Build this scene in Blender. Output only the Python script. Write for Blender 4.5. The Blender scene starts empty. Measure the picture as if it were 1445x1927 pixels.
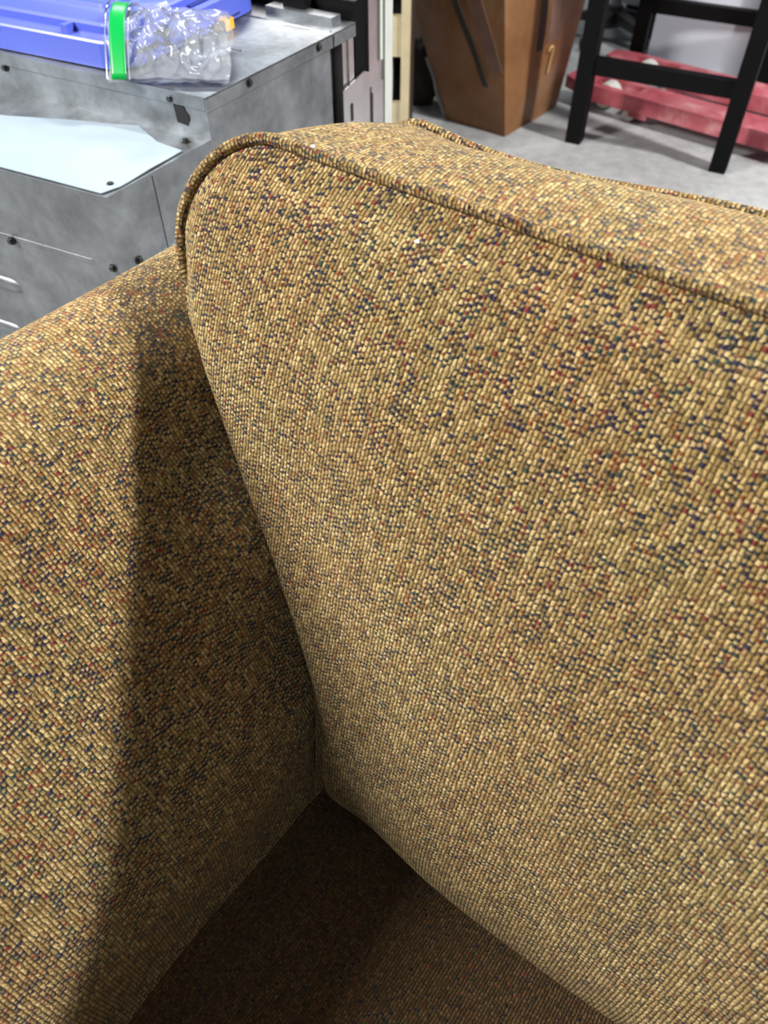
import bpy, bmesh, math, random
from mathutils import Vector, Matrix, noise

# ------------------------------------------------------------------ camera, light, exposure
SC = bpy.context.scene
COL = SC.collection
cd = bpy.data.cameras.new('camera')
cam = bpy.data.objects.new('camera', cd)
COL.objects.link(cam)
cam.location = (0, 0, 1.12)
cam.rotation_euler = (math.radians(90 - 48), 0, 0)
cd.sensor_fit = 'AUTO'
cd.sensor_width = 36.0
cd.lens = 1447.0 / 1927.0 * 36.0
cd.clip_start = 0.02
cd.dof.use_dof = True
cd.dof.focus_distance = 0.72
cd.dof.aperture_fstop = 7.0
SC.camera = cam

SC.view_settings.view_transform = 'Standard'
SC.view_settings.look = 'None'
SC.view_settings.gamma = 1.0
SC.view_settings.use_curve_mapping = False
SC.view_settings.exposure = 0.0

w = bpy.data.worlds.new('world')
SC.world = w
w.use_nodes = True
w.node_tree.nodes['Background'].inputs['Color'].default_value = (0.86, 0.93, 1.0, 1)
w.node_tree.nodes['Background'].inputs['Strength'].default_value = 0.13


def area(name, loc, target, sx, sy, watts, color, spin=0.0):
    l = bpy.data.lights.new(name, 'AREA')
    l.shape = 'RECTANGLE'
    l.size, l.size_y, l.energy, l.color = sx, sy, watts, color
    o = bpy.data.objects.new(name, l)
    COL.objects.link(o)
    o.location = loc
    d = Vector(target) - Vector(loc)
    o.rotation_euler = (d.to_track_quat('-Z', 'Y').to_matrix() @ Matrix.Rotation(spin, 3, 'Z')).to_euler()
    return o


# sofa frame: origin at the seat corner on the deck, x along the back, y into the back
B = Vector((.8, -.6, 0)); Y = Vector((.6, .8, 0)); O = Vector((-.055, .33, .32))


def S(x, y, z):
    return O + B * x + Y * y + Vector((0, 0, z))


area('ceiling_or_fill_lamp', S(1.35, 2.1, 2.36), S(0, 0, .35), .34, .09, 190, (1, .97, .92))
area('ceiling_or_fill_lamp', S(-2.0, -1.15, 2.15), S(.1, .1, .3), .2, 1.2, 205, (1, .97, .92))
area('ceiling_or_fill_lamp', S(1.6, -1.3, 2.6), S(.1, .1, .4), .4, 1.2, 6, (1, .97, .92))  # weak fill added from the front right, no known fixture there
area('ceiling_or_fill_lamp', (1.3, 3.0, 2.9), (1.3, 3.0, 0), 1.3, .2, 56, (.95, .98, 1))
area('ceiling_or_fill_lamp', (2.6, .9, 2.6), (1.3, 3.3, .3), .3, 1.2, 18, (.95, .98, 1))  # added to brighten the white appliance front, no known fixture
area('ceiling_or_fill_lamp', (-.9, 4.6, 2.9), (-.4, 1.6, .7), 1.3, .3, 36, (.9, .96, 1))


# ------------------------------------------------------------------ helpers
def link(name, me, mat=None, parent=None, smooth=False):
    o = bpy.data.objects.new(name, me)
    COL.objects.link(o)
    if mat:
        me.materials.append(mat)
    if parent:
        o.parent = parent
    if smooth:
        for p in me.polygons:
            p.use_smooth = True
    return o


def tag(o, label=None, cat=None, group=None, kind=None):
    for k, v in (('label', label), ('category', cat), ('group', group), ('kind', kind)):
        if v:
            o[k] = v
    return o


def thing(name, label, cat, loc=(0, 0, 0), rz=0.0, group=None):
    o = bpy.data.objects.new(name, None)
    COL.objects.link(o)
    o.empty_display_size = .05
    o.location = loc
    o.rotation_euler = (0, 0, rz)
    return tag(o, label, cat, group)


def bm_obj(name, bm, mat, parent=None, smooth=False, bevel=0.0, seg=2):
    if bevel:
        es = [e for e in bm.edges if len(e.link_faces) == 2 and e.calc_face_angle(0) > .5]
        bmesh.ops.bevel(bm, geom=es, offset=bevel, segments=seg, affect='EDGES', profile=.5)
    bmesh.ops.recalc_face_normals(bm, faces=bm.faces)
    me = bpy.data.meshes.new(name)
    bm.to_mesh(me)
    bm.free()
    return link(name, me, mat, parent, smooth)


def add_box(bm, lo, hi, mtx=None):
    vs = [bm.verts.new((x, y, z)) for z in (lo[2], hi[2]) for y in (lo[1], hi[1]) for x in (lo[0], hi[0])]
    for f in ((0, 2, 3, 1), (4, 5, 7, 6), (0, 1, 5, 4), (2, 6, 7, 3), (0, 4, 6, 2), (1, 3, 7, 5)):
        bm.faces.new([vs[i] for i in f])
    if mtx:
        for v in vs:
            v.co = mtx @ v.co
    return vs


def box(name, lo, hi, mat, parent=None, bevel=.002, seg=2):
    bm = bmesh.new()
    add_box(bm, lo, hi)
    return bm_obj(name, bm, mat, parent, False, bevel, seg)


def add_cyl(bm, p0, p1, r0, r1=None, n=16):
    p0, p1 = Vector(p0), Vector(p1)
    r1 = r0 if r1 is None else r1
    q = (p1 - p0).to_track_quat('Z', 'Y').to_matrix()
    rings = []
    for p, r in ((p0, r0), (p1, r1)):
        rings.append([bm.verts.new(p + q @ Vector((r * math.cos(2 * math.pi * k / n), r * math.sin(2 * math.pi * k / n), 0))) for k in range(n)])
    for k in range(n):
        bm.faces.new((rings[0][k], rings[0][(k + 1) % n], rings[1][(k + 1) % n], rings[1][k]))
    bm.faces.new(rings[0][::-1])
    bm.faces.new(rings[1])


def cyl(name, p0, p1, r, mat, parent=None, r1=None, n=16, bevel=.0):
    bm = bmesh.new()
    add_cyl(bm, p0, p1, r, r1, n)
    return bm_obj(name, bm, mat, parent, False, bevel)


def add_prism(bm, pts, y0, y1, axis='y'):
    """closed 2-D outline pushed from y0 to y1 along one axis"""
    def P(a, b, c):
        return {'y': (a, c, b), 'z': (a, b, c), 'x': (c, a, b)}[axis]
    r0 = [bm.verts.new(P(a, b, y0)) for a, b in pts]
    r1 = [bm.verts.new(P(a, b, y1)) for a, b in pts]
    n = len(pts)
    for k in range(n):
        bm.faces.new((r0[k], r0[(k + 1) % n], r1[(k + 1) % n], r1[k]))
    bm.faces.new(r0[::-1])
    bm.faces.new(r1)


def crom(pts, n):
    """Catmull-Rom through pts, n points per span"""
    out = []
    P = [Vector(p) for p in pts]
    for i in range(len(P) - 1):
        p0, p1, p2, p3 = P[max(i - 1, 0)], P[i], P[i + 1], P[min(i + 2, len(P) - 1)]
        for k in range(n):
            t = k / n
            out.append(.5 * ((2 * p1) + (p2 - p0) * t + (2 * p0 - 5 * p1 + 4 * p2 - p3) * t * t + (3 * p1 - p0 - 3 * p2 + p3) * t ** 3))
    out.append(P[-1])
    return out


def lerp_table(tab, x):
    if x <= tab[0][0]:
        return tab[0][1]
    for (a, b), (c, d) in zip(tab, tab[1:]):
        if x <= c:
            return b + (d - b) * (x - a) / (c - a)
    return tab[-1][1]


def smooth_table(tab, n=8):
    return [(p.x, p.y) for p in crom([(a, b, 0) for a, b in tab], n)]


def grid_mesh(name, rows, uvs, mat, parent=None, smooth=True):
    nj, ni = len(rows), len(rows[0])
    vs = [tuple(p) for r in rows for p in r]
    fs = [(j * ni + i, j * ni + i + 1, (j + 1) * ni + i + 1, (j + 1) * ni + i) for j in range(nj - 1) for i in range(ni - 1)]
    me = bpy.data.meshes.new(name)
    me.from_pydata(vs, [], fs)
    if uvs:
        ul = me.uv_layers.new(name='weave')
        flat = [u for r in uvs for u in r]
        for lp in me.loops:
            ul.data[lp.index].uv = flat[lp.vertex_index]
    return link(name, me, mat, parent, smooth)


def tube_mesh(name, path, rad, mat, parent, n=10, ripple=0.0, period=.005, close=False):
    rows, uvs, L = [], [], 0.0
    up = Vector((0, 1, 0))
    for i, p in enumerate(path):
        a, b = path[max(i - 1, 0)], path[min(i + 1, len(path) - 1)]
        t = (b - a).normalized()
        if i:
            L += (p - path[i - 1]).length
        s = t.cross(up).normalized()
        u = s.cross(t)
        r = rad + ripple * math.sin(2 * math.pi * L / period) + ripple * .8 * noise.noise(p * 260)
        rows.append([p + (s * math.cos(2 * math.pi * k / n) + u * math.sin(2 * math.pi * k / n)) * r for k in range(n + 1)])
        uvs.append([(L, k / n * 2 * math.pi * rad + 3.0) for k in range(n + 1)])
    return grid_mesh(name, rows, uvs, mat, parent)


# ------------------------------------------------------------------ materials
class NT:
    def __init__(self, name):
        self.m = bpy.data.materials.new(name)
        self.m.use_nodes = True
        self.t = self.m.node_tree
        self.bsdf = self.t.nodes['Principled BSDF']

    def n(self, typ, **kw):
        nd = self.t.nodes.new(typ)
        for k, v in kw.items():
            setattr(nd, k, v)
        return nd

    def l(self, a, b):
        self.t.links.new(a, b)

    def set(self, **kw):
        for k, v in kw.items():
            self.bsdf.inputs[k.replace('_', ' ')].default_value = v

    def math(self, op, a, b=0.5, clamp=False, c=0.0):
        nd = self.n('ShaderNodeMath', operation=op, use_clamp=clamp)
        for i, v in enumerate((a, b, c)):
            if isinstance(v, (int, float)):
                nd.inputs[i].default_value = v
            else:
                self.l(v, nd.inputs[i])
        return nd.outputs[0]

    def mix(self, fac, a, b, blend='MIX'):
        nd = self.n('ShaderNodeMix', data_type='RGBA', blend_type=blend)
        for sock, v in ((nd.inputs[0], fac), (nd.inputs[6], a), (nd.inputs[7], b)):
            if hasattr(v, 'links'):
                self.l(v, sock)
            elif isinstance(v, tuple):
                sock.default_value = v
            else:
                sock.default_value = v
        return nd.outputs[2]

    def ramp(self, fac, stops, interp='LINEAR'):
        nd = self.n('ShaderNodeValToRGB')
        cr = nd.color_ramp
        cr.interpolation = interp
        while len(cr.elements) < len(stops):
            cr.elements.new(.5)
        for e, (p, c) in zip(cr.elements, stops):
            e.position = p
            e.color = c if len(c) == 4 else (*c, 1)
        self.l(fac, nd.inputs[0])
        return nd.outputs[0]

    def noise(self, vec, scale, detail=2, rough=.5, out='Fac'):
        nd = self.n('ShaderNodeTexNoise')
        nd.inputs['Scale'].default_value = scale
        nd.inputs['Detail'].default_value = detail
        nd.inputs['Roughness'].default_value = rough
        if vec is not None:
            self.l(vec, nd.inputs['Vector'])
        return nd.outputs[out]


def c4(*c):
    return (c[0], c[1], c[2], 1)


def chenille(name, tone=1.0, fleck=1.0, W=.0032, L=.0041, tint=(1, 1, 1)):
    """tweedy chenille: chains of fat gold stitches with navy, teal, red and rust flecks between"""
    N = NT(name)
    uv = N.n('ShaderNodeUVMap', uv_map='weave').outputs[0]

    def madd(vec, amp):
        v0 = N.n('ShaderNodeVectorMath', operation='MULTIPLY_ADD')
        N.l(vec, v0.inputs[0]); v0.inputs[1].default_value = (amp, amp, 0); N.l(uv, v0.inputs[2])
        return v0.outputs[0]

    P = madd(N.noise(uv, 230, 3, .65, 'Color'), .0034)
    sp = N.n('ShaderNodeSeparateXYZ'); N.l(P, sp.inputs[0])
    u = N.math('DIVIDE', sp.outputs[0], W)
    ci = N.math('FLOOR', u)
    fu = N.math('FRACT', u)
    w1 = N.n('ShaderNodeTexWhiteNoise', noise_dimensions='1D'); N.l(ci, w1.inputs['W'])
    v = N.math('ADD', N.math('DIVIDE', sp.outputs[1], L), N.math('MULTIPLY', w1.outputs[0], 17.0))
    ri = N.math('FLOOR', v)
    fv = N.math('FRACT', v)
    cb = N.n('ShaderNodeCombineXYZ'); N.l(ci, cb.inputs[0]); N.l(ri, cb.inputs[1])
    w2 = N.n('ShaderNodeTexWhiteNoise', noise_dimensions='2D'); N.l(cb.outputs[0], w2.inputs['Vector'])
    sep = N.n('ShaderNodeSeparateColor'); N.l(w2.outputs['Color'], sep.inputs[0])
    ra, rb, rc = sep.outputs[0], sep.outputs[1], sep.outputs[2]
    cb2 = N.n('ShaderNodeVectorMath', operation='ADD'); N.l(cb.outputs[0], cb2.inputs[0]); cb2.inputs[1].default_value = (31.3, 77.7, 0)
    w3 = N.n('ShaderNodeTexWhiteNoise', noise_dimensions='2D'); N.l(cb2.outputs[0], w3.inputs['Vector'])
    sep3 = N.n('ShaderNodeSeparateColor'); N.l(w3.outputs['Color'], sep3.inputs[0])
    clus = N.noise(uv, 40, 3, .65)
    patch = N.noise(uv, 8, 3, .55)
    fuzz = N.noise(uv, 1500, 2, .6)
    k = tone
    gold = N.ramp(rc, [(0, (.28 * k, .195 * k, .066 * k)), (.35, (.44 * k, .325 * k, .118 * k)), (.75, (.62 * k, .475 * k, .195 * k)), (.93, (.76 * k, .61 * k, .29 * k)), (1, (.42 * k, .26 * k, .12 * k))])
    pal = N.ramp(sep3.outputs[0], [(0, (.013, .022, .072)), (.18, (.020, .026, .044)), (.36, (.018, .062, .066)), (.48, (.22, .034, .03)), (.58, (.05, .02, .06)),
                                   (.66, (.30, .11, .03)), (.76, (.10, .055, .022)), (.9, (.06, .045, .03))], 'CONSTANT')
    # share of stitches that carry a fleck of weft colour, clustered
    p = N.math('MULTIPLY', N.math('SUBTRACT', clus, .30), 2.9 * fleck)
    has = N.math('LESS_THAN', ra, p)
    fh = N.math('ADD', N.math('MULTIPLY', sep3.outputs[2], .22), N.math('MULTIPLY', has, N.math('MULTIPLY_ADD', rb, .46, c=.12)))
    isf = N.math('LESS_THAN', fv, fh)
    # edges of the chains
    eu = N.math('ABSOLUTE', N.math('SUBTRACT', fu, .5))
    gapu = N.math('GREATER_THAN', eu, N.math('MULTIPLY_ADD', sep3.outputs[1], .10, c=.335))
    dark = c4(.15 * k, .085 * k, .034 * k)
    weft = N.mix(N.math('MULTIPLY_ADD', has, .8, c=.1), dark, pal)
    col = N.mix(N.math('MULTIPLY', gapu, .85), gold, weft)
    col = N.mix(isf, col, weft)
    col = N.mix(N.math('MULTIPLY', fuzz, .5), col, N.mix(1.0, col, c4(.45, .42, .38), 'MULTIPLY'))
    col = N.mix(N.ramp(patch, [(.32, (0, 0, 0)), (.66, (.8, .8, .8))]), col, N.mix(1.0, col, c4(1.0, .85, .80), 'MULTIPLY'))
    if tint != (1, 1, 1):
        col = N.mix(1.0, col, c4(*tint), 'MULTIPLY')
    N.l(col, N.bsdf.inputs['Base Color'])
    # relief: rounded stitches
    hu = N.math('SUBTRACT', 1.0, N.math('POWER', N.math('MULTIPLY', eu, 2.0), 2.2))
    ev = N.math('ABSOLUTE', N.math('SUBTRACT', fv, .5))
    hv = N.math('SUBTRACT', 1.0, N.math('MULTIPLY', N.math('POWER', N.math('MULTIPLY', ev, 2.0), 3.0), .75))
    h = N.math('MULTIPLY', hu, hv)
    h = N.math('SUBTRACT', h, N.math('MULTIPLY', isf, .3))
    h = N.math('ADD', h, N.math('MULTIPLY', rb, .45))
    h = N.math('ADD', h, N.math('MULTIPLY', fuzz, .55))
    bp = N.n('ShaderNodeBump')
    bp.inputs['Strength'].default_value = 1.0
    bp.inputs['Distance'].default_value = .0018
    N.l(h, bp.inputs['Height'])
    N.l(bp.outputs[0], N.bsdf.inputs['Normal'])
    N.set(Roughness=.9)
    N.bsdf.inputs['Sheen Weight'].default_value = .25
    N.bsdf.inputs['Sheen Roughness'].default_value = .5
    N.bsdf.inputs['Sheen Tint'].default_value = (1, .85, .6, 1)
    N.bsdf.inputs['Specular IOR Level'].default_value = .15
    return N.m


def plain(name, col, rough=.5, metal=0.0, var=.0, scale=20, spec=.5, bump=0.0, bscale=200, coat=0.0):
    N = NT(name)
    tc = N.n('ShaderNodeTexCoord').outputs['Object']
    if var:
        f = N.noise(tc, scale, 4, .6)
        lo = tuple(c * (1 - var) for c in col)
        hi = tuple(min(1, c * (1 + var)) for c in col)
        N.l(N.ramp(f, [(.3, lo), (.7, hi)]), N.bsdf.inputs['Base Color'])
    else:
        N.set(Base_Color=c4(*col))
    N.set(Roughness=rough, Metallic=metal)
    N.bsdf.inputs['Specular IOR Level'].default_value = spec
    if coat:
        N.bsdf.inputs['Coat Weight'].default_value = coat
    if bump:
        bp = N.n('ShaderNodeBump')
        bp.inputs['Strength'].default_value = bump
        bp.inputs['Distance'].default_value = .002
        N.l(N.noise(tc, bscale, 3, .6), bp.inputs['Height'])
        N.l(bp.outputs[0], N.bsdf.inputs['Normal'])
    return N.m


def galvanised():
    N = NT('galvanised_steel')
    tc = N.n('ShaderNodeTexCoord').outputs['Object']
    f = N.noise(tc, 14, 5, .65)
    g = N.noise(tc, 70, 3, .6)
    N.l(N.ramp(f, [(.3, (.15, .16, .17)), (.7, (.31, .335, .36))]), N.bsdf.inputs['Base Color'])
    N.l(N.ramp(g, [(.3, (.36, .36, .36)), (.7, (.55, .55, .55))]), N.bsdf.inputs['Roughness'])
    N.set(Metallic=.85)
    return N.m


def concrete():
    N = NT('concrete')
    tc = N.n('ShaderNodeTexCoord').outputs['Object']
    f = N.noise(tc, 3.2, 6, .65)
    g = N.noise(tc, 28, 5, .6)
    a = N.ramp(f, [(.3, (.19, .195, .20)), (.55, (.28, .285, .295)), (.75, (.36, .365, .375))])
    N.l(N.mix(.35, a, N.ramp(g, [(.3, (.25, .255, .26)), (.7, (.55, .555, .56))])), N.bsdf.inputs['Base Color'])
    N.set(Roughness=.6)
    bp = N.n('ShaderNodeBump')
    bp.inputs['Strength'].default_value = .2
    bp.inputs['Distance'].default_value = .004
    N.l(g, bp.inputs['Height'])
    N.l(bp.outputs[0], N.bsdf.inputs['Normal'])
    return N.m


def scuffed_brown():
    N = NT('scuffed_brown')
    tc = N.n('ShaderNodeTexCoord').outputs['Object']
    f = N.noise(tc, 5.5, 4, .6)
    g = N.noise(tc, 30, 4, .65)
    a = N.ramp(f, [(.3, (.13, .055, .020)), (.52, (.22, .105, .045)), (.72, (.26, .165, .115))])
    N.l(N.mix(N.math('MULTIPLY', g, .4), a, c4(.24, .10, .025)), N.bsdf.inputs['Base Color'])
    N.set(Roughness=.48)
    return N.m


def red_paint():
    N = NT('worn_red_paint')
    tc = N.n('ShaderNodeTexCoord').outputs['Object']
    f = N.noise(tc, 9, 5, .7)
    N.l(N.ramp(f, [(.32, (.30, .03, .045)), (.55, (.42, .10, .125)), (.75, (.58, .30, .31))]), N.bsdf.inputs['Base Color'])
    N.l(N.ramp(f, [(.3, (.3, .3, .3)), (.7, (.6, .6, .6))]), N.bsdf.inputs['Roughness'])
    return N.m


def clear_film():
    N = NT('clear_film')
    t = N.t
    out = t.nodes['Material Output']
    t.nodes.remove(N.bsdf)
    tr = N.n('ShaderNodeBsdfTransparent'); tr.inputs[0].default_value = (.985, .99, 1, 1)
    gl = N.n('ShaderNodeBsdfGlossy'); gl.inputs['Roughness'].default_value = .13
    df = N.n('ShaderNodeBsdfDiffuse'); df.inputs[0].default_value = (.85, .9, .95, 1)
    fr = N.n('ShaderNodeFresnel'); fr.inputs[0].default_value = 1.3
    m1 = N.n('ShaderNodeMixShader'); m2 = N.n('ShaderNodeMixShader')
    m1.inputs[0].default_value = .11
    N.l(tr.outputs[0], m1.inputs[1]); N.l(df.outputs[0], m1.inputs[2])
    N.l(N.math('ADD', fr.outputs[0], .02), m2.inputs[0])
    N.l(m1.outputs[0], m2.inputs[1]); N.l(gl.outputs[0], m2.inputs[2])
    N.l(m2.outputs[0], out.inputs[0])
    return N.m


M = dict(
    fabric=chenille('chenille'), deck=chenille('dark_shaded_deck_cloth', .31, .25, .0030, .0036, (1, .80, .74)), steel=galvanised(), floor=concrete(), brown=scuffed_brown(), red=red_paint(), film=clear_film(),  # deck: darker brown weave, with part of the seat's shade put into its tone
    black=plain('black_paint', (.002, .002, .0025), .6, 0, .3, 30, spec=.12),
    screw=plain('black_screw', (.012, .012, .012), .4),
    cavity=plain('dark_cavity', (.006, .006, .008), .7),
    stainless=plain('brushed_stainless', (.55, .53, .54), .32, .9, .12, 20),
    trim=plain('white_trim', (.45, .48, .45), .35, 0, .05, 12),
    blue=plain('blue_plastic', (.075, .11, .52), .34, 0, .06, 6, coat=.2),
    amber=plain('amber_plastic', (.85, .36, .02), .35),
    green=plain('green_zip', (.0, .30, .05), .3),
    sheet=plain('pale_film', (.27, .335, .40), .38, 0, .06, 9, bump=.25, bscale=18),
    beige=plain('beige_wood', (.42, .36, .23), .6, 0, .12, 14),
    shadewood=plain('shade_brown_wood', (.035, .022, .012), .55, 0, .3, 8),  # brown with the shade of cabinet side and background put in
    tape=plain('dark_strip', (.035, .026, .02), .6),
    faded=plain('faded_strip', (.15, .082, .06), .6, 0, .2, 18),
    filler=plain('gap_shade', (.02, .014, .010), .85, 0, .3, 20),  # colour stands for the shade in the gap
    tan=plain('tan_cord', (.48, .27, .11), .6),
    white=plain('white_enamel', (.68, .70, .80), .3, 0, .04, 5),
    roller=plain('grey_white_roller', (.55, .55, .52), .5, 0, .12, 20),
    grey=plain('grey_metal', (.22, .22, .23), .4, .5, .1, 12),
    darkgrey=plain('dark_plastic', (.02, .02, .021), .45, 0, .3, 12),
    lint=plain('white_lint', (.9, .9, .9), .8),
    foot=plain('dark_foot', (.03, .018, .01), .5),
    under=plain('black_cloth', (.015, .014, .013), .9),
)

# ------------------------------------------------------------------ floor
bm = bmesh.new()
add_box(bm, (-3.2, -1.6, -.06), (3.4, 6.0, 0))
tag(bm_obj('floor', bm, M['floor']), kind='structure', label='grey concrete floor')

# ------------------------------------------------------------------ sofa
XR = 1.30                      # right end of the back
sofa = thing('sofa', 'gold and brown flecked chenille sofa with piped backrest in the foreground', 'sofa',
             (O.x, O.y, 0), math.atan2(-.6, .8))
DZ = .32
# outline of the back's left edge seen from the front (z, x) and its profile (z, y)
XL = smooth_table([(-.12, .0), (0, .0), (.12, -.002), (.18, -.016), (.24, -.051), (.30, -.096), (.37, -.148), (.44, -.199), (.475, -.214),
                   (.505, -.226), (.53, -.223), (.548, -.210), (.559, -.189), (.565, -.155)])
YF = smooth_table([(-.12, .05), (-.03, .03), (.02, -.008), (.06, -.026), (.12, -.022), (.18, -.004), (.24, .016), (.30, .038), (.37, .062), (.44, .088),
                   (.50, .120), (.54, .150), (.565, .178)])
ZT = .565


def dent(x, z):
    """slack in the cover: soft slanting hollows and fullness"""
    h = .014 * noise.noise(Vector((x * 4.2 + z * 2.6 + 1.7, z * 3.0 - x * 1.5, .3)))
    h += .004 * noise.noise(Vector((x * 11 + 4.1, z * 8 + x * 3, 2.3)))
    return h


def front(x, z, xl, xr):
    d = min(x - xl, xr - x)
    y = lerp_table(YF, z)
    k = max(0.0, math.sin(math.pi * min(max((z + .02) / .6, 0), 1)))
    y -= .026 * k * (1 - math.exp(-max(d, 0) / .09))
    y += .009 * math.exp(-(max(min(d, ZT - z), 0) / .014) ** 2)
    e = 1 - math.exp(-(max(d, 0) / .05) ** 2)
    e *= 1 - math.exp(-((ZT - z) / .05) ** 2)
    return y + dent(x, z) * e


zs = sorted(set([round(p[0], 5) for p in XL] + [round(-.12 + .685 * k / 110, 5) for k in range(111)]))
zs = [z for i, z in enumerate(zs) if i == 0 or z - zs[i - 1] > .0008]
NX = 150
rows, uvs, arc, prev = [], [], 0.0, None
for z in zs:
    xl = lerp_table(XL, z)
    xr = XR - (xl - 0)
    y0 = lerp_table(YF, z)
    if prev:
        arc += math.hypot(z - prev[0], y0 - prev[1])
    prev = (z, y0)
    r, u = [], []
    for i in range(NX):
        f = (i / (NX - 1))
        f = f ** 1.5
        x = xl + (xr - xl) * f
        r.append((x, front(x, z, xl, xr), z + DZ))
        u.append((x, arc))
    rows.append(r); uvs.append(u)
grid_mesh('backrest_front', rows, uvs, M['fabric'], sofa)
sofa_left = [Vector(r[0]) for r in rows]
topline = [Vector(p) for p in rows[-1]]
outline = sofa_left + topline[1:]
# even spacing along the outline


def resample(path, step):
    out, acc = [path[0].copy()], 0.0
    for a, b in zip(path, path[1:]):
        L = (b - a).length
        while acc + L >= step and L > 1e-9:
            t = (step - acc) / L
            a = a + (b - a) * t
            out.append(a.copy())
            L = (b - a).length
            acc = 0.0
        acc += L
    out.append(path[-1].copy())
    return out


out_f = resample(outline, .006)


def rear_of(p):
    """matching point of the rear seam"""
    z = p.z - DZ
    t = min(max((z - .40) / (.565 - .40), 0), 1)
    left = max(0.0, 1 - (p.x + .214) / .16) if p.x < 0 else 0.0
    left = min(left, 1)
    wv = .007 * math.sin(p.x * 16 - 1.2)
    return Vector((p.x + .075 * t * left + .02 * (1 - t), .292 + .02 * (1 - t), p.z - .012 - .006 * left * t + wv * t))


out_r = [rear_of(p) for p in out_f]
rows, uvs, s = [], [], 0.0
NB = 26
for i, (p, q) in enumerate(zip(out_f, out_r)):
    a, b = out_f[max(i - 1, 0)], out_f[min(i + 1, len(out_f) - 1)]
    t = (b - a).normalized()
    nrm = Vector((-(t.z), 0, t.x)).normalized()       # outward in the x-z plane
    if i:
        s += (p - out_f[i - 1]).length
    r, u = [], []
    L = (q - p).length
    for k in range(NB + 1):
        f = k / NB
        c = .013 * (4 * f * (1 - f)) ** .7 + .006 * 4 * f * (1 - f) * math.sin(p.x * 13 + 1.0)
        c += .004 * noise.noise(Vector((p.x * 9, f * 3, p.z * 9))) * math.sin(math.pi * f)
        r.append(p.lerp(q, f) + nrm * c)
        u.append((s + 2.0, f * L + .6))
    rows.append(r); uvs.append(u)
grid_mesh('backrest_boxing', rows, uvs, M['fabric'], sofa)
# rear cover
rows, uvs = [], []
for k in range(24):
    f = k / 23
    r = []
    for i in range(0, len(out_r), 3):
        q = out_r[i]
        r.append((q.x, q.y + .006 * math.sin(math.pi * f), q.z + (-.16 + DZ - q.z) * f + .0))
    rows.append(r); uvs.append([(x[0] + 5, x[2]) for x in r])
grid_mesh('backrest_rear', rows, uvs, M['fabric'], sofa)


def welt(src, off):
    pts = resample(src, .0013)
    res = []
    for i, p in enumerate(pts):
        a, b = pts[max(i - 6, 0)], pts[min(i + 6, len(pts) - 1)]
        t = (b - a).normalized()
        nrm = Vector((-t.z, 0, t.x)).normalized()
        res.append(p + nrm * .0022 + Vector((0, off, 0)))
        k = max(0.0, .475 - (p.z - DZ))          # the lower end runs into the crease behind the arm
        res[-1] += Vector((.25 * k, .75 * k, 0)) if off < 0 else Vector((0, 0, 0))
    # smooth
    for _ in range(30):
        res = [res[0]] + [(res[i - 1] + res[i] * 2 + res[i + 1]) * .25 for i in range(1, len(res) - 1)] + [res[-1]]
    return res


tube_mesh('piping', welt([p for p in outline if p.z - DZ > .425], -.001), .0046, M['fabric'], sofa, 10, .0002, .0042)
tube_mesh('piping', welt([p for p in out_r if p.z - DZ > .1], .001), .0044, M['fabric'], sofa, 10, .0002, .0042)

ARM = [(.01, -.10), (-.008, -.02), (-.012, .03), (-.008, .07), (-.006, .12), (-.020, .18), (-.05, .24), (-.088, .30), (-.130, .36), (-.166, .41), (-.203, .446), (-.242, .463),
       (-.282, .455), (-.315, .42), (-.333, .36), (-.338, .25), (-.338, .05), (-.338, -.16)]
prof = crom([(a, b, 0) for a, b in ARM], 9)


def make_arm(mirror):
    rows, uvs = [], []
    ys = [-.86 + 1.19 * k / 150 for k in range(151)]
    for j, y in enumerate(ys):
        r, u, L = [], [], 0.0
        ed = min(1.0, (y + .86) / .03)
        shrink = 1 - .08 * (1 - math.sqrt(max(0, 1 - (1 - ed) ** 2)))
        for i, p in enumerate(prof):
            if i:
                L += (p - prof[i - 1]).length
            q = Vector((-.16 + (p.x + .16) * shrink, 0, p.y * shrink))
            n = prof[min(i + 1, len(prof) - 1)] - prof[max(i - 1, 0)]
            n = Vector((n.y, 0, -n.x)).normalized()
            inner = 1.0 if i < 11 * 9 else 0.3
            h = .006 * noise.noise(Vector((y * 5, L * 5, 1.3))) * inner
            # pulled hollows where the backrest presses in
            for (yc, zc, amp, sy, sz) in ((.03, .385, -.016, .045, .03), (.005, .215, -.014, .04, .04), (.03, .30, .010, .04, .035)):
                h += amp * math.exp(-((y - yc) / sy) ** 2 - ((p.y - zc) / sz) ** 2) * inner
            q += n * h
            x = q.x if not mirror else XR - q.x
            r.append((x, y, q.z + DZ))
            u.append((y + (9 if mirror else 7), L))
        rows.append(r); uvs.append(u)
    # front end closes on its own middle
    c = [sum(v[k] for v in rows[0]) / len(rows[0]) for k in range(3)]
    cap = [(v[0] + (c[0] - v[0]) * .97, v[1] - .004, v[2] + (c[2] - v[2]) * .97) for v in rows[0]]
    rows.insert(0, cap); uvs.insert(0, [(u[0] - .2, u[1]) for u in uvs[0]])
    if mirror:
        rows = [r[::-1] for r in rows]; uvs = [u[::-1] for u in uvs]
    return grid_mesh('arm', rows, uvs, M['fabric'], sofa)


make_arm(False)
make_arm(True)
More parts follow.
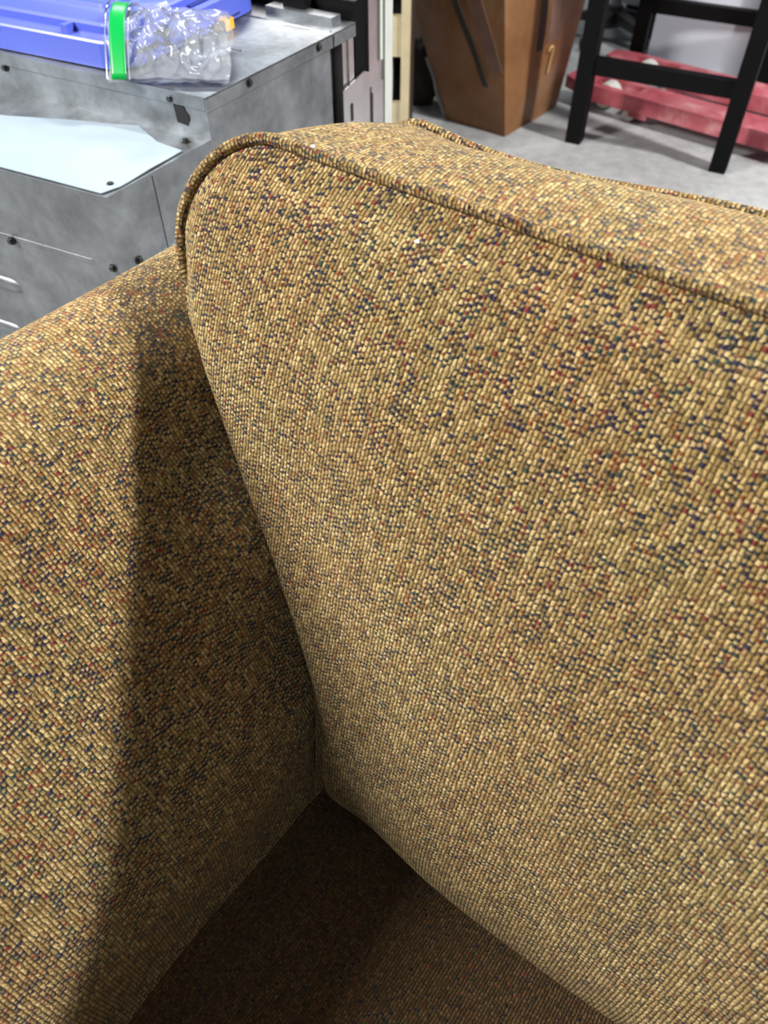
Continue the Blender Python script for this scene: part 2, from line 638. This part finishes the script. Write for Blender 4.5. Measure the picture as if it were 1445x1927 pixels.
# seat deck
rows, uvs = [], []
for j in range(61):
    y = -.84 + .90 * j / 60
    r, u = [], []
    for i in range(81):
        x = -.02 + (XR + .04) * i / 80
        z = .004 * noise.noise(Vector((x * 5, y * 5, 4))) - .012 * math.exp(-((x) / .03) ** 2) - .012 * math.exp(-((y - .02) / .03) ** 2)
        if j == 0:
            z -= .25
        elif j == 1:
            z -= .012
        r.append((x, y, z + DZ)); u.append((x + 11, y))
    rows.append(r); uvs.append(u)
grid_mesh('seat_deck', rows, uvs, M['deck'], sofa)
box('frame', (-.32, -.82, .10), (XR + .32, .285, .30), M['under'], sofa, .01)
for fx in (-.28, XR + .28):
    for fy in (-.78, .25):
        cyl('foot', (fx, fy, 0), (fx, fy, .105), .02, M['foot'], sofa, .03)


def lint_speck(loc, label):
    bm = bmesh.new()
    bmesh.ops.create_icosphere(bm, subdivisions=2, radius=.0017)
    for v in bm.verts:
        v.co *= 1 + .5 * noise.noise(v.co * 900)
        v.co.z *= .6
    o = bm_obj('lint_speck', bm, M['lint'])
    o.location = loc
    tag(o, label, 'lint', 'white lint on the sofa')
    return o


lint_speck((-.0495, .5495, .8915), 'tiny white lint speck on the top of the sofa back near its left end')
lint_speck((.0215, .4630, .8672), 'tiny white lint speck on the front of the sofa back below the piping')

# ------------------------------------------------------------------ oven behind the sofa arm
ang = math.atan2(-.5175, .8557)
oven = thing('oven', 'galvanised steel back of an upended oven behind the sofa arm', 'oven', (-.368, .992, 0), ang)
W = .62
ZL, ZU, YS = .641, .70, .215
bm = bmesh.new()
add_prism(bm, [(0, .02), (.535, .02), (.535, ZU - .003), (YS, ZU - .003), (YS, ZL), (0, ZL)], -W, 0, 'x')
bm_obj('housing', bm, M['steel'], oven, False, .002, 2)
# top cover with a folded lip
bm = bmesh.new()
add_box(bm, (-W - .002, YS - .002, ZU - .003), (.0025, .612, ZU))
add_box(bm, (.0, YS - .002, ZU - .021), (.0025, .541, ZU - .001))
add_box(bm, (.0, .545, ZU - .021), (.0025, .612, ZU - .001))
add_box(bm, (-W, YS - .0025, ZU - .018), (.0, YS, ZU - .001))
bm_obj('top_cover', bm, M['steel'], oven, False, .0008, 1)
for (x0, x1, y) in ((-.24, -.004, .545), (-.21, -.075, .395)):
    cyl('pressed_rib', (x0, y, ZU - .0015), (x1, y, ZU - .0015), .0036, M['steel'], oven)
bm = bmesh.new()
add_box(bm, (-.16, .572, ZU), (-.02, .60, ZU + .012))
bm_obj('rear_strip', bm, M['steel'], oven, False, .003, 2)
box('bracket_clip', (-.13, .585, ZU + .006), (-.085, .625, ZU + .03), M['black'], oven, .003)
# near wall ribs, pressed flat with rounded ends
def pressed(x0, x1, z, r):
    path = [Vector((x0 + (x1 - x0) * k / 40, 0, z)) for k in range(41)]
    rows = []
    for p in path:
        e = max(0.0, 1 - max(0, (p.x - (x1 - 2.2 * r)) / (2.2 * r)) ** 2) ** .5
        e = max(e, .03)
        rows.append([Vector((p.x, .002 - .55 * r * e * math.sin(math.pi * k / 10), p.z + r * e * math.cos(math.pi * k / 10))) for k in range(11)])
    return grid_mesh('pressed_rib', rows, None, M['steel'], oven)


for (x0, x1, z, r) in ((-W + .02, -.048, .532, .006), (-W + .02, -.235, .440, .013), (-W + .02, -.275, .343, .013), (-W + .02, -.275, .25, .013)):
    pressed(x0, x1, z, r)
box('seam_strip', (-.002, .086, .52), (.0012, .094, ZL - .004), M['steel'], oven, .0004, 1)
box('side_flange', (-.004, .0, .30), (.0022, .525, .529), M['steel'], oven, .0008, 1)


def screw(p, d):
    p, d = Vector(p), Vector(d)
    bm = bmesh.new()
    add_cyl(bm, p - d * .002, p + d * .0012, .0068, .0064, 14)
    add_cyl(bm, p + d * .0012, p + d * .0048, .0046, .0042, 6)
    bm_obj('screw', bm, M['screw'], oven, False, .0005, 1)


for p, d in (((-.214, -.004, .530), (0, -1, 0)), ((-.024, 0, .532), (0, -1, 0)), ((.0005, .026, .538), (1, 0, 0)),
             ((-.020, .030, ZL), (0, 0, 1)), ((-.026, .190, ZL), (0, 0, 1)), ((-.063, YS - .001, .688), (0, -1, 0)), ((-.400, YS - .001, .678), (0, -1, 0)),
             ((.0025, .313, .691), (1, 0, 0)), ((.0025, .498, .691), (1, 0, 0))):
    screw(p, d)
# cable hole with a keyed side in the riser
bm = bmesh.new()
hx, hz = -.047, .668
add_prism(bm, [(hx - .013, hz + .015), (hx + .006, hz + .012), (hx + .008, hz + .006), (hx + .013, hz + .002), (hx + .013, hz - .006), (hx + .009, hz - .011),
               (hx + .008, hz - .014), (hx - .011, hz - .012)], YS - .0012, YS + .004)
bm_obj('cable_hole', bm, M['cavity'], oven)
# gap between housing and door frame, with a silver rail
box('inner_panel', (-W, .535, .03), (-.02, .615, ZU - .004), M['cavity'], oven, .001, 1)
bm = bmesh.new()
add_box(bm, (-.02, .575, .20), (-.002, .600, .688))
add_box(bm, (-.006, .590, .20), (.001, .606, .694))
bm_obj('hinge_rail', bm, M['stainless'], oven, False, .0015, 2)
# black front frame
bm = bmesh.new()
add_box(bm, (-W - .02, .612, .02), (.0, .652, ZU + .03))
bm_obj('door_gasket_frame', bm, M['black'], oven, False, .012, 3)
# pale door edge
bm = bmesh.new()
add_box(bm, (-W - .03, .652, .02), (.004, .722, ZU + .10))
bm_obj('door', bm, M['stainless'], oven, False, .003, 2)
box('door_edge_trim', (-.004, .700, .02), (.009, .727, ZU + .10), M['trim'], oven, .003)
box('bead', (.002, .684, .622), (.0085, .693, ZU + .10), M['trim'], oven, .002)
# slotted stainless brackets on the side
bm = bmesh.new()
add_prism(bm, [(.560, .25), (.648, .25), (.648, .612), (.632, .618), (.560, .604)], .004, .007, 'x')
b1 = bm_obj('slotted_bracket', bm, M['stainless'], oven, False, .0008, 1)
bm = bmesh.new()
add_prism(bm, [(.586 + .0045 * math.cos(a), .562 + .004 * math.sin(a) + (.012 if math.sin(a) > 0 else -.012)) for a in [2 * math.pi * k / 20 for k in range(20)]], .0065, .0076, 'x')
bm_obj('slot', bm, M['cavity'], b1)
bm = bmesh.new()
add_box(bm, (.004, .655, .25), (.010, .660, .575))
add_box(bm, (.004, .655, .25), (.007, .705, .585))
bm_obj('small_bracket', bm, M['stainless'], oven, False, .001, 1)

# the back panel stands slightly askew to the sides
for ch in oven.children:
    if ch.name.split('.')[0] in ('housing', 'top_cover', 'pressed_rib', 'screw', 'cable_hole'):
        for v in ch.data.vertices:
            v.co.y += .09 * v.co.x * max(0, 1 - v.co.y / .55)

# film sheet lying on the lower step
def OV(x, y, z):
    return Vector((-.368, .992, 0)) + Vector((.8557, -.5175, 0)) * x + Vector((.5175, .8557, 0)) * y + Vector((0, 0, z))


bm = bmesh.new()
outl = [(-.60, .004), (-.012, .004), (-.004, .03), (-.008, .16), (-.06, .168), (-.115, .158), (-.125, .200), (-.33, .137), (-.60, .10)]
add_prism(bm, outl, 0, .0012, 'z')
bmesh.ops.triangulate(bm, faces=bm.faces)
bmesh.ops.subdivide_edges(bm, edges=bm.edges, cuts=5, use_grid_fill=True)
for v in bm.verts:
    v.co.z += .0010 + .0012 * noise.noise(v.co * 16)
    v.co.y += .09 * v.co.x * (1 - v.co.y / .55)
fs = bm_obj('plastic_film', bm, M['sheet'])
fs.location = OV(0, 0, ZL + .0004)
fs.rotation_euler = (0, 0, ang)
tag(fs, 'white crinkled plastic film with a torn corner on the oven step', 'film')

# ------------------------------------------------------------------ blue tote lid
LA = math.atan2(-.44, .9)
lid = thing('tote_lid', 'blue plastic storage tote lid with raised panels lying on the oven', 'lid', (-.385, 1.262, ZU + .0026), LA)


def rrect(x0, y0, x1, y1, r, n=7):
    pts = []
    for cx, cy, a0 in ((x1 - r, y0 + r, -90), (x1 - r, y1 - r, 0), (x0 + r, y1 - r, 90), (x0 + r, y0 + r, 180)):
        for k in range(n + 1):
            a = math.radians(a0 + 90 * k / n)
            pts.append((cx + r * math.cos(a), cy + r * math.sin(a)))
    return pts


LW, LD = .56, .375
loops = [(0, .0, .045), (.0, .034, .045), (.002, .037, .043), (.016, .039, .034), (.020, .040, .032), (.021, .050, .031), (.0245, .0535, .028), (.029, .0525, .026), (.032, .0495, .026),
         (.098, .0485, .02), (.100, .0535, .02), (.104, .0555, .02), (.108, .0535, .018), (.111, .0475, .018), (.19, .047, .012)]
bm = bmesh.new()
prevl = None
for ins, z, r in loops:
    lp = [bm.verts.new((x, y, z)) for x, y in rrect(-LW + ins, ins, -ins, LD - ins, r)]
    if prevl:
        n = len(lp)
        for k in range(n):
            bm.faces.new((prevl[k], prevl[(k + 1) % n], lp[(k + 1) % n], lp[k]))
    else:
        bm.faces.new(lp[::-1])
    prevl = lp
bm.faces.new(prevl)
bm_obj('lid_shell', bm, M['blue'], lid, False)
for x in (-.115, -.33):
    box('rim_rib', (x, .003, .034), (x + .012, .022, .05), M['blue'], lid, .001, 1)
# handle notch on the right-hand rim
bm = bmesh.new()
add_box(bm, (-.006, .10, .012), (.010, .31, .040))
hn = bm_obj('handle_flange', bm, M['blue'], lid, False, .004, 2)
bm = bmesh.new()
add_prism(bm, [(-.030, .19), (-.012, .19), (-.012, .30), (-.024, .30), (-.024, .285), (-.030, .285)], .0395, .0412, 'z')
bm_obj('handle_recess', bm, plain('blue_recess', (.02, .028, .22), .45), hn)
box('latch', (-.004, .225, .0), (.026, .25, .016), M['amber'], lid, .004)

# ------------------------------------------------------------------ zip bag
lid_inv = (Matrix.Translation((-.385, 1.262, ZU + .0026)) @ Matrix.Rotation(LA, 4, 'Z')).inverted()


def over_lid(p, gap):
    """film rests on the lid where it lies over it and hangs down outside its rim"""
    q = lid_inv @ p
    if -LW < q.x < .012 and -.006 < q.y < LD:
        ins = min(-q.x, q.y)
        top = .036 if ins < 0 else (.042 if ins < .016 else .056)
        p = p.copy()
        p.z = max(p.z, ZU + .0026 + top + gap)
    return p


def bag():
    t = thing('zip_bag', 'clear crumpled plastic zip bag with green strip at the lid corner', 'bag', (-.36, 1.23, ZU))
    base = Vector((-.36, 1.23, ZU))
    A = [Vector((-.414, 1.375, .762)), Vector((-.405, 1.225, .702)), Vector((-.225, 1.21, .706)), Vector((-.245, 1.42, .735))]  # zip top, zip low, far low, far top
    for layer in range(2):
        rows = []
        for j in range(61):
            u = j / 60
            r = []
            for i in range(41):
                v = i / 40
                p = A[0] * (1 - u) * (1 - v) + A[1] * (1 - u) * v + A[2] * u * v + A[3] * u * (1 - v)
                e = min(1, u * 5) * (min(1, 4 * v, 4 * (1 - v)) * .8 + .2)
                q = Vector((u * 3.4, v * 2.6, layer * 4.0))
                rid = 1 - abs(noise.noise(q)) * 2
                rid2 = 1 - abs(noise.noise(q * 2.3 + Vector((3, 1, 0)))) * 2
                hh = (.022 * rid * rid + .007 * rid2) * e * (1 - .25 * u) + layer * .003
                side = .010 * noise.noise(q * 1.3 + Vector((9, 2, 5))) * e
                p = over_lid(p + Vector((side, -side * .6, max(hh, 0))), .002 + layer * .001)
                r.append(p - base)
            rows.append(r)
        grid_mesh('film_wall', rows, None, M['film'], t)
    # zip strip
    rows = []
    for u in (.055, .075, .16, .18):
        r = []
        for i in range(21):
            v = i / 20
            p = A[0] * (1 - u) * (1 - v) + A[1] * (1 - u) * v + A[2] * u * v + A[3] * u * (1 - v)
            r.append(p + Vector((-.002, -.006, .007 + .032 * math.sin(math.pi * v))) - base)
        rows.append(r)
    z = grid_mesh('zip_strip', rows, None, M['green'], t)
    md = z.modifiers.new('s', 'SOLIDIFY'); md.thickness = .0012
    for u in (.02, .205):
        path = []
        for i in range(21):
            v = i / 20
            p = A[0] * (1 - u) * (1 - v) + A[1] * (1 - u) * v + A[2] * u * v + A[3] * u * (1 - v)
            path.append(p + Vector((-.002, -.006, .007 + .032 * math.sin(math.pi * v))) - base)
        tube_mesh('zip_bead', path, .0014, M['film'], t, 6)


bag()

# ------------------------------------------------------------------ beige slatted cabinet beyond the oven
ca = math.radians(-4)
cab = thing('slatted_cabinet', 'beige slatted cabinet with shade-darkened side between oven and brown box', 'cabinet', (.072, 2.42, 0), ca)
CWd, CH = .40, .72
for x in (-.024, -CWd):
    box('post', (x, 0, 0), (x + .024, .05, CH), M['beige'], cab, .003)
for z0, z1 in ((.02, .10), (.165, .235), (.36, .46), (.58, .66)):
    box('slat', (-CWd + .024, .006, z0), (-.024, .03, z1), M['beige'], cab, .002)
box('side_panel', (-.02, .05, 0), (-.002, .44, CH), M['shadewood'], cab, .002)  # this side lies in shade; the shade is put into its wood colour
box('side_panel', (-CWd, .05, 0), (-CWd + .018, .44, CH), M['shadewood'], cab, .002)
box('back_panel', (-CWd + .018, .18, .0), (-.02, .20, CH), M['cavity'], cab, .001)
box('top_panel', (-CWd - .005, -.005, CH), (.005, .45, CH + .02), M['beige'], cab, .002)
pap = box('paper_stack', (-.20, .045, .235), (-.05, .165, .335), plain('grey_paper', (.48, .46, .47), .7, 0, .12, 8), None, .004)
pap.location = cab.location
pap.rotation_euler = (0, 0, ca)
tag(pap, 'grey white papers stuffed inside the beige slatted cabinet', 'papers')

bd = thing('shade_board', 'added shade board standing upright behind the brown box', 'backing', (-.10, 3.80, 0), math.radians(-6))  # added dark panel standing in for the shade behind cabinet and box
box('panel', (0, 0, 0), (.50, .02, 1.1), M['shadewood'], bd, .003)
box('foot', (.03, -.12, 0), (.07, .16, .03), M['shadewood'], bd, .003)
box('foot', (.43, -.12, 0), (.47, .16, .03), M['shadewood'], bd, .003)

# ------------------------------------------------------------------ big brown box
bb = thing('brown_box', 'large scuffed brown box with dark diagonal strip beside the black table', 'box', (.422, 2.771, 0), math.atan2(-.62, .78))
bx = [(-.255, .0), (.0, .0), (.0, .355), (-.255, .355)]
tx = [(-.58, -.06), (-.075, -.055), (.07, .44), (-.58, .44)]
HB = .80
bm = bmesh.new()
rings = []
NZ, NS = 14, 10
for k in range(NZ + 1):
    f = k / NZ
    ring = []
    for c in range(4):
        a = Vector((*bx[c], 0)).lerp(Vector((*tx[c], HB)), f)
        b = Vector((*bx[(c + 1) % 4], 0)).lerp(Vector((*tx[(c + 1) % 4], HB)), f)
        for s in range(NS):
            g = s / NS
            p = a.lerp(b, g)
            nn = (b - a).cross(Vector((0, 0, 1))).normalized()
            p += nn * (.012 * math.sin(math.pi * g) * math.sin(math.pi * min(f * 1.5, 1)) + .006 * noise.noise(p * 7) * math.sin(math.pi * g))
            ring.append(bm.verts.new(p))
    rings.append(ring)
n = 4 * NS
for k in range(NZ):
    for s in range(n):
        bm.faces.new((rings[k][s], rings[k][(s + 1) % n], rings[k + 1][(s + 1) % n], rings[k + 1][s]))
bm.faces.new(rings[0][::-1]); bm.faces.new(rings[-1])
bm_obj('box_shell', bm, M['brown'], bb, False)


def on_face(c, g, z, out):
    f = z / HB
    a = Vector((*bx[c], 0)).lerp(Vector((*tx[c], HB)), f)
    b = Vector((*bx[(c + 1) % 4], 0)).lerp(Vector((*tx[(c + 1) % 4], HB)), f)
    p = a.lerp(b, g)
    nn = (b - a).cross(Vector((0, 0, 1))).normalized()
    return p + nn * (.012 * math.sin(math.pi * g) * math.sin(math.pi * min(f * 1.5, 1)) + .006 * noise.noise(p * 7) * math.sin(math.pi * g) + out)


def strip(name, c, path, wd, mat, up=.005):
    rows = []
    for g, z in path:
        rows.append([on_face(c, g - wd, z, .0), on_face(c, g - wd, z, up), on_face(c, g + wd, z, up), on_face(c, g + wd, z, .0)])
    return grid_mesh(name, rows, None, mat, bb, False)


strip('dark_strip', 0, [(.77 - .44 * k / 12, .150 + .42 * k / 12) for k in range(13)], .036, M['tape'])
strip('faded_strip', 0, [(.90 - .36 * k / 12, .20 + .38 * k / 12) for k in range(13)], .075, M['faded'], .0022)
strip('dark_strip', 1, [(.43 - .02 * k / 12, .235 + .33 * k / 12) for k in range(13)], .03, M['tape'])
strip('faded_strip', 1, [(.60 - .02 * k / 12, .25 + .33 * k / 12) for k in range(13)], .09, M['faded'], .0022)
hook = [on_face(1, g, z, .007) for g, z in ((.590, .155), (.600, .185), (.606, .212), (.606, .226), (.592, .236), (.565, .234), (.55, .224))]
tube_mesh('hook_cord', crom(hook, 6), .0045, M['tan'], bb, 8)

tube_mesh('torn_edge', [on_face(0, -.004 + .01 * math.sin(z * 60), z, .002) for z in [.015 + .011 * k for k in range(17)]], .006, M['grey'], bb, 7)

# dark bundle on the floor in the gap, added to stand for its shade
bm = bmesh.new()
bmesh.ops.create_icosphere(bm, subdivisions=4, radius=1)
for v in bm.verts:
    d = 1 + .22 * noise.noise(v.co * 2.2 + Vector((3, 1, 7))) + .09 * (1 - abs(noise.noise(v.co * 5)) * 2)
    v.co = Vector((v.co.x * .055 * d, v.co.y * .06 * d, max(v.co.z * .12 * d + .10, 0)))
bun = bm_obj('shade_filler', bm, M['filler'], None, True)
bun.location = (.140, 3.085, 0)
tag(bun, 'added shade bundle on the floor between slatted cabinet and brown box', 'filler')

# ------------------------------------------------------------------ black table frame
ta = math.atan2(-.227, .431)
tb = thing('black_table', 'black square-legged table with low stretchers standing over the red pallet jack', 'table', (.659, 2.74, 0), ta)
TW, TL, TH, g = .487, .735, .92, .052
hg = g / 2
for x in (0, TW):
    for y in (0, TL):
        box('leg', (x - hg, y - hg, 0), (x + hg, y + hg, TH), M['black'], tb, .003)
for y in (0, TL):
    box('stretcher', (hg, y - .018, .218), (TW - hg, y + .018, .266), M['black'], tb, .003)
    box('apron', (hg, y - .015, TH - .08), (TW - hg, y + .015, TH), M['black'], tb, .003)
for x in (0, TW):
    box('apron', (x - .015, hg, TH - .08), (x + .015, TL - hg, TH), M['black'], tb, .003)
box('tabletop', (-hg - .02, -hg - .02, TH), (TW + hg + .02, TL + hg + .02, TH + .03), M['black'], tb, .004)

# ------------------------------------------------------------------ red pallet jack
pa = math.atan2(-.65, .76)
pj = thing('pallet_jack', 'worn red pallet jack with two forks and white rollers under the black table', 'pallet jack', (.834, 2.92, 0), pa)
FW, GAP, ZF = .125, .165, .092


def fork(y0):
    y1 = y0 + FW
    bm = bmesh.new()
    x0, x1 = -.235, 1.0
    # tapered toe, then body with a long opening over the roller
    top, bot = ZF, ZF - .052
    pts = [(x0, y0 + .028), (x0 + .05, y0 + .006), (x0 + .11, y0), (x1, y0), (x1, y1), (x0 + .11, y1), (x0 + .05, y1 - .006), (x0, y1 - .028)]
    hole = (x0 + .115, x0 + .285, y0 + .030, y1 - .030)
    # build as slabs around the opening
    add_prism(bm, [(x0, y0 + .028), (x0 + .05, y0 + .006), (x0 + .10, y0), (hole[0], y0), (hole[0], y1), (x0 + .10, y1), (x0 + .05, y1 - .006), (x0, y1 - .028)], bot + .012, top, 'z')
    add_box(bm, (hole[0], y0, bot), (hole[1], hole[2], top))
    add_box(bm, (hole[0], hole[3], bot), (hole[1], y1, top))
    add_box(bm, (hole[1], y0, top - .006), (x1, y1, top))
    add_box(bm, (hole[1], y0, bot), (x1, y0 + .006, top - .006))
    add_box(bm, (hole[1], y1 - .006, bot), (x1, y1, top - .006))
    fk = bm_obj('fork', bm, M['red'], pj, False, .003, 2)
    r = .040
    rx = x0 + .162
    cyl('roller', (rx, y0 + .034, r + .002 + .012), (rx, y1 - .034, r + .002 + .012), r, M['roller'], pj, None, 28, .004)
    bm = bmesh.new()
    add_prism(bm, [(rx - .02, .055), (rx + .10, .05), (rx + .13, .075), (rx + .02, .075)], y0 + .028, y0 + .034)
    add_prism(bm, [(rx - .02, .055), (rx + .10, .05), (rx + .13, .075), (rx + .02, .075)], y1 - .034, y1 - .028)
    bm_obj('roller_frame', bm, M['red'], pj, False, .002, 1)
    add = cyl('entry_roller', (rx + .115, y0 + .012, .024), (rx + .115, y1 - .012, .024), .022, M['roller'], pj, None, 20, .003)
    cyl('push_rod', (rx + .12, (y0 + y1) / 2, .055), (x1, (y0 + y1) / 2, .055), .008, M['red'], pj)
    box('toe_wheel_bracket', (x0 + .28, y0 + .006, .022), (x0 + .35, y0 + .012, .042), M['red'], pj, .002)


fork(0.0)
fork(FW + GAP)
bm = bmesh.new()
add_box(bm, (.96, .0, .05), (1.06, 2 * FW + GAP, .30))
bm_obj('fork_carriage', bm, M['red'], pj, False, .008, 2)
cyl('pump_body', (1.14, FW + GAP / 2, .04), (1.14, FW + GAP / 2, .42), .055, M['red'], pj, None, 24, .005)
for dy in (-.04, .04):
    cyl('steer_wheel', (1.16, FW + GAP / 2 + dy - .02, .09), (1.16, FW + GAP / 2 + dy + .02, .09), .09, M['darkgrey'], pj, None, 28, .006)
cyl('handle', (1.16, FW + GAP / 2, .42), (1.34, FW + GAP / 2, 1.18), .016, M['red'], pj)
cyl('grip', (1.34, FW + GAP / 2 - .14, 1.18), (1.34, FW + GAP / 2 + .14, 1.18), .017, M['darkgrey'], pj)

# ------------------------------------------------------------------ white appliances behind
wa = math.atan2(-.626, .78)
wh = thing('white_appliance', 'white enamelled appliance with plain front standing behind the red pallet jack', 'appliance', (1.086, 3.519, 0), wa)
box('cabinet', (0, .0, .0), (.39, .5, .85), M['white'], wh, .008, 3)
box('front_panel', (.004, -.014, .012), (.386, .0, .52), M['white'], wh, .006, 3)
box('door', (.004, -.02, .528), (.386, .0, .84), M['white'], wh, .008, 3)
wh2 = thing('white_appliance', 'white appliance with a dark window at the right edge of the photo', 'appliance', (1.475, 3.235, 0), wa + .1)
box('cabinet', (0, 0, 0), (.5, .5, .85), M['white'], wh2, .008, 3)
box('door', (.06, -.02, .12), (.46, .0, .80), M['white'], wh2, .01, 3)
box('window', (.11, -.024, .22), (.41, -.018, .66), M['cavity'], wh2, .006, 2)

# ------------------------------------------------------------------ swivel chair and grey cabinet in the dark corner
sc = thing('swivel_chair', 'black swivel chair base with grey post behind the black table', 'chair', (.985, 3.79, 0), .2)
cyl('hub', (0, 0, .06), (0, 0, .13), .045, M['darkgrey'], sc, .035, 20, .005)
cyl('post', (0, 0, .12), (0, 0, .44), .022, M['grey'], sc)
for k in range(5):
    a = 2 * math.pi * k / 5
    d = Vector((math.cos(a), math.sin(a), 0))
    s = Vector((-d.y, d.x, 0))
    bm = bmesh.new()
    vs = []
    for (r, wd, z0, z1) in ((.03, .026, .075, .12), (.19, .016, .06, .082)):
        vs.append([bm.verts.new(d * r + s * q + Vector((0, 0, z))) for q, z in ((-wd, z0), (wd, z0), (wd, z1), (-wd, z1))])
    for q in range(4):
        bm.faces.new((vs[0][q], vs[0][(q + 1) % 4], vs[1][(q + 1) % 4], vs[1][q]))
    bm.faces.new(vs[0]); bm.faces.new(vs[1][::-1])
    spoke = bm_obj('spoke', bm, M['darkgrey'], sc, False, .004, 2)
    p = d * .185
    cyl('caster', p - s * .022 + Vector((0, 0, .03)), p + s * .022 + Vector((0, 0, .03)), .03, M['darkgrey'], spoke, None, 18, .004)
box('seat', (-.15, -.15, .44), (.15, .15, .51), M['darkgrey'], sc, .03, 3)
box('backrest', (-.14, .12, .51), (.14, .15, .95), M['darkgrey'], sc, .02, 3)
gc = thing('grey_cabinet', 'grey metal cabinet in shadow behind the swivel chair', 'cabinet', (1.12, 4.22, 0), wa)
box('body', (0, 0, .03), (.42, .45, .9), M['grey'], gc, .006, 2)
box('plinth', (.02, .02, 0), (.40, .43, .03), M['black'], gc, .002, 1)
box('door', (.008, -.012, .05), (.412, 0, .88), M['grey'], gc, .004, 2)
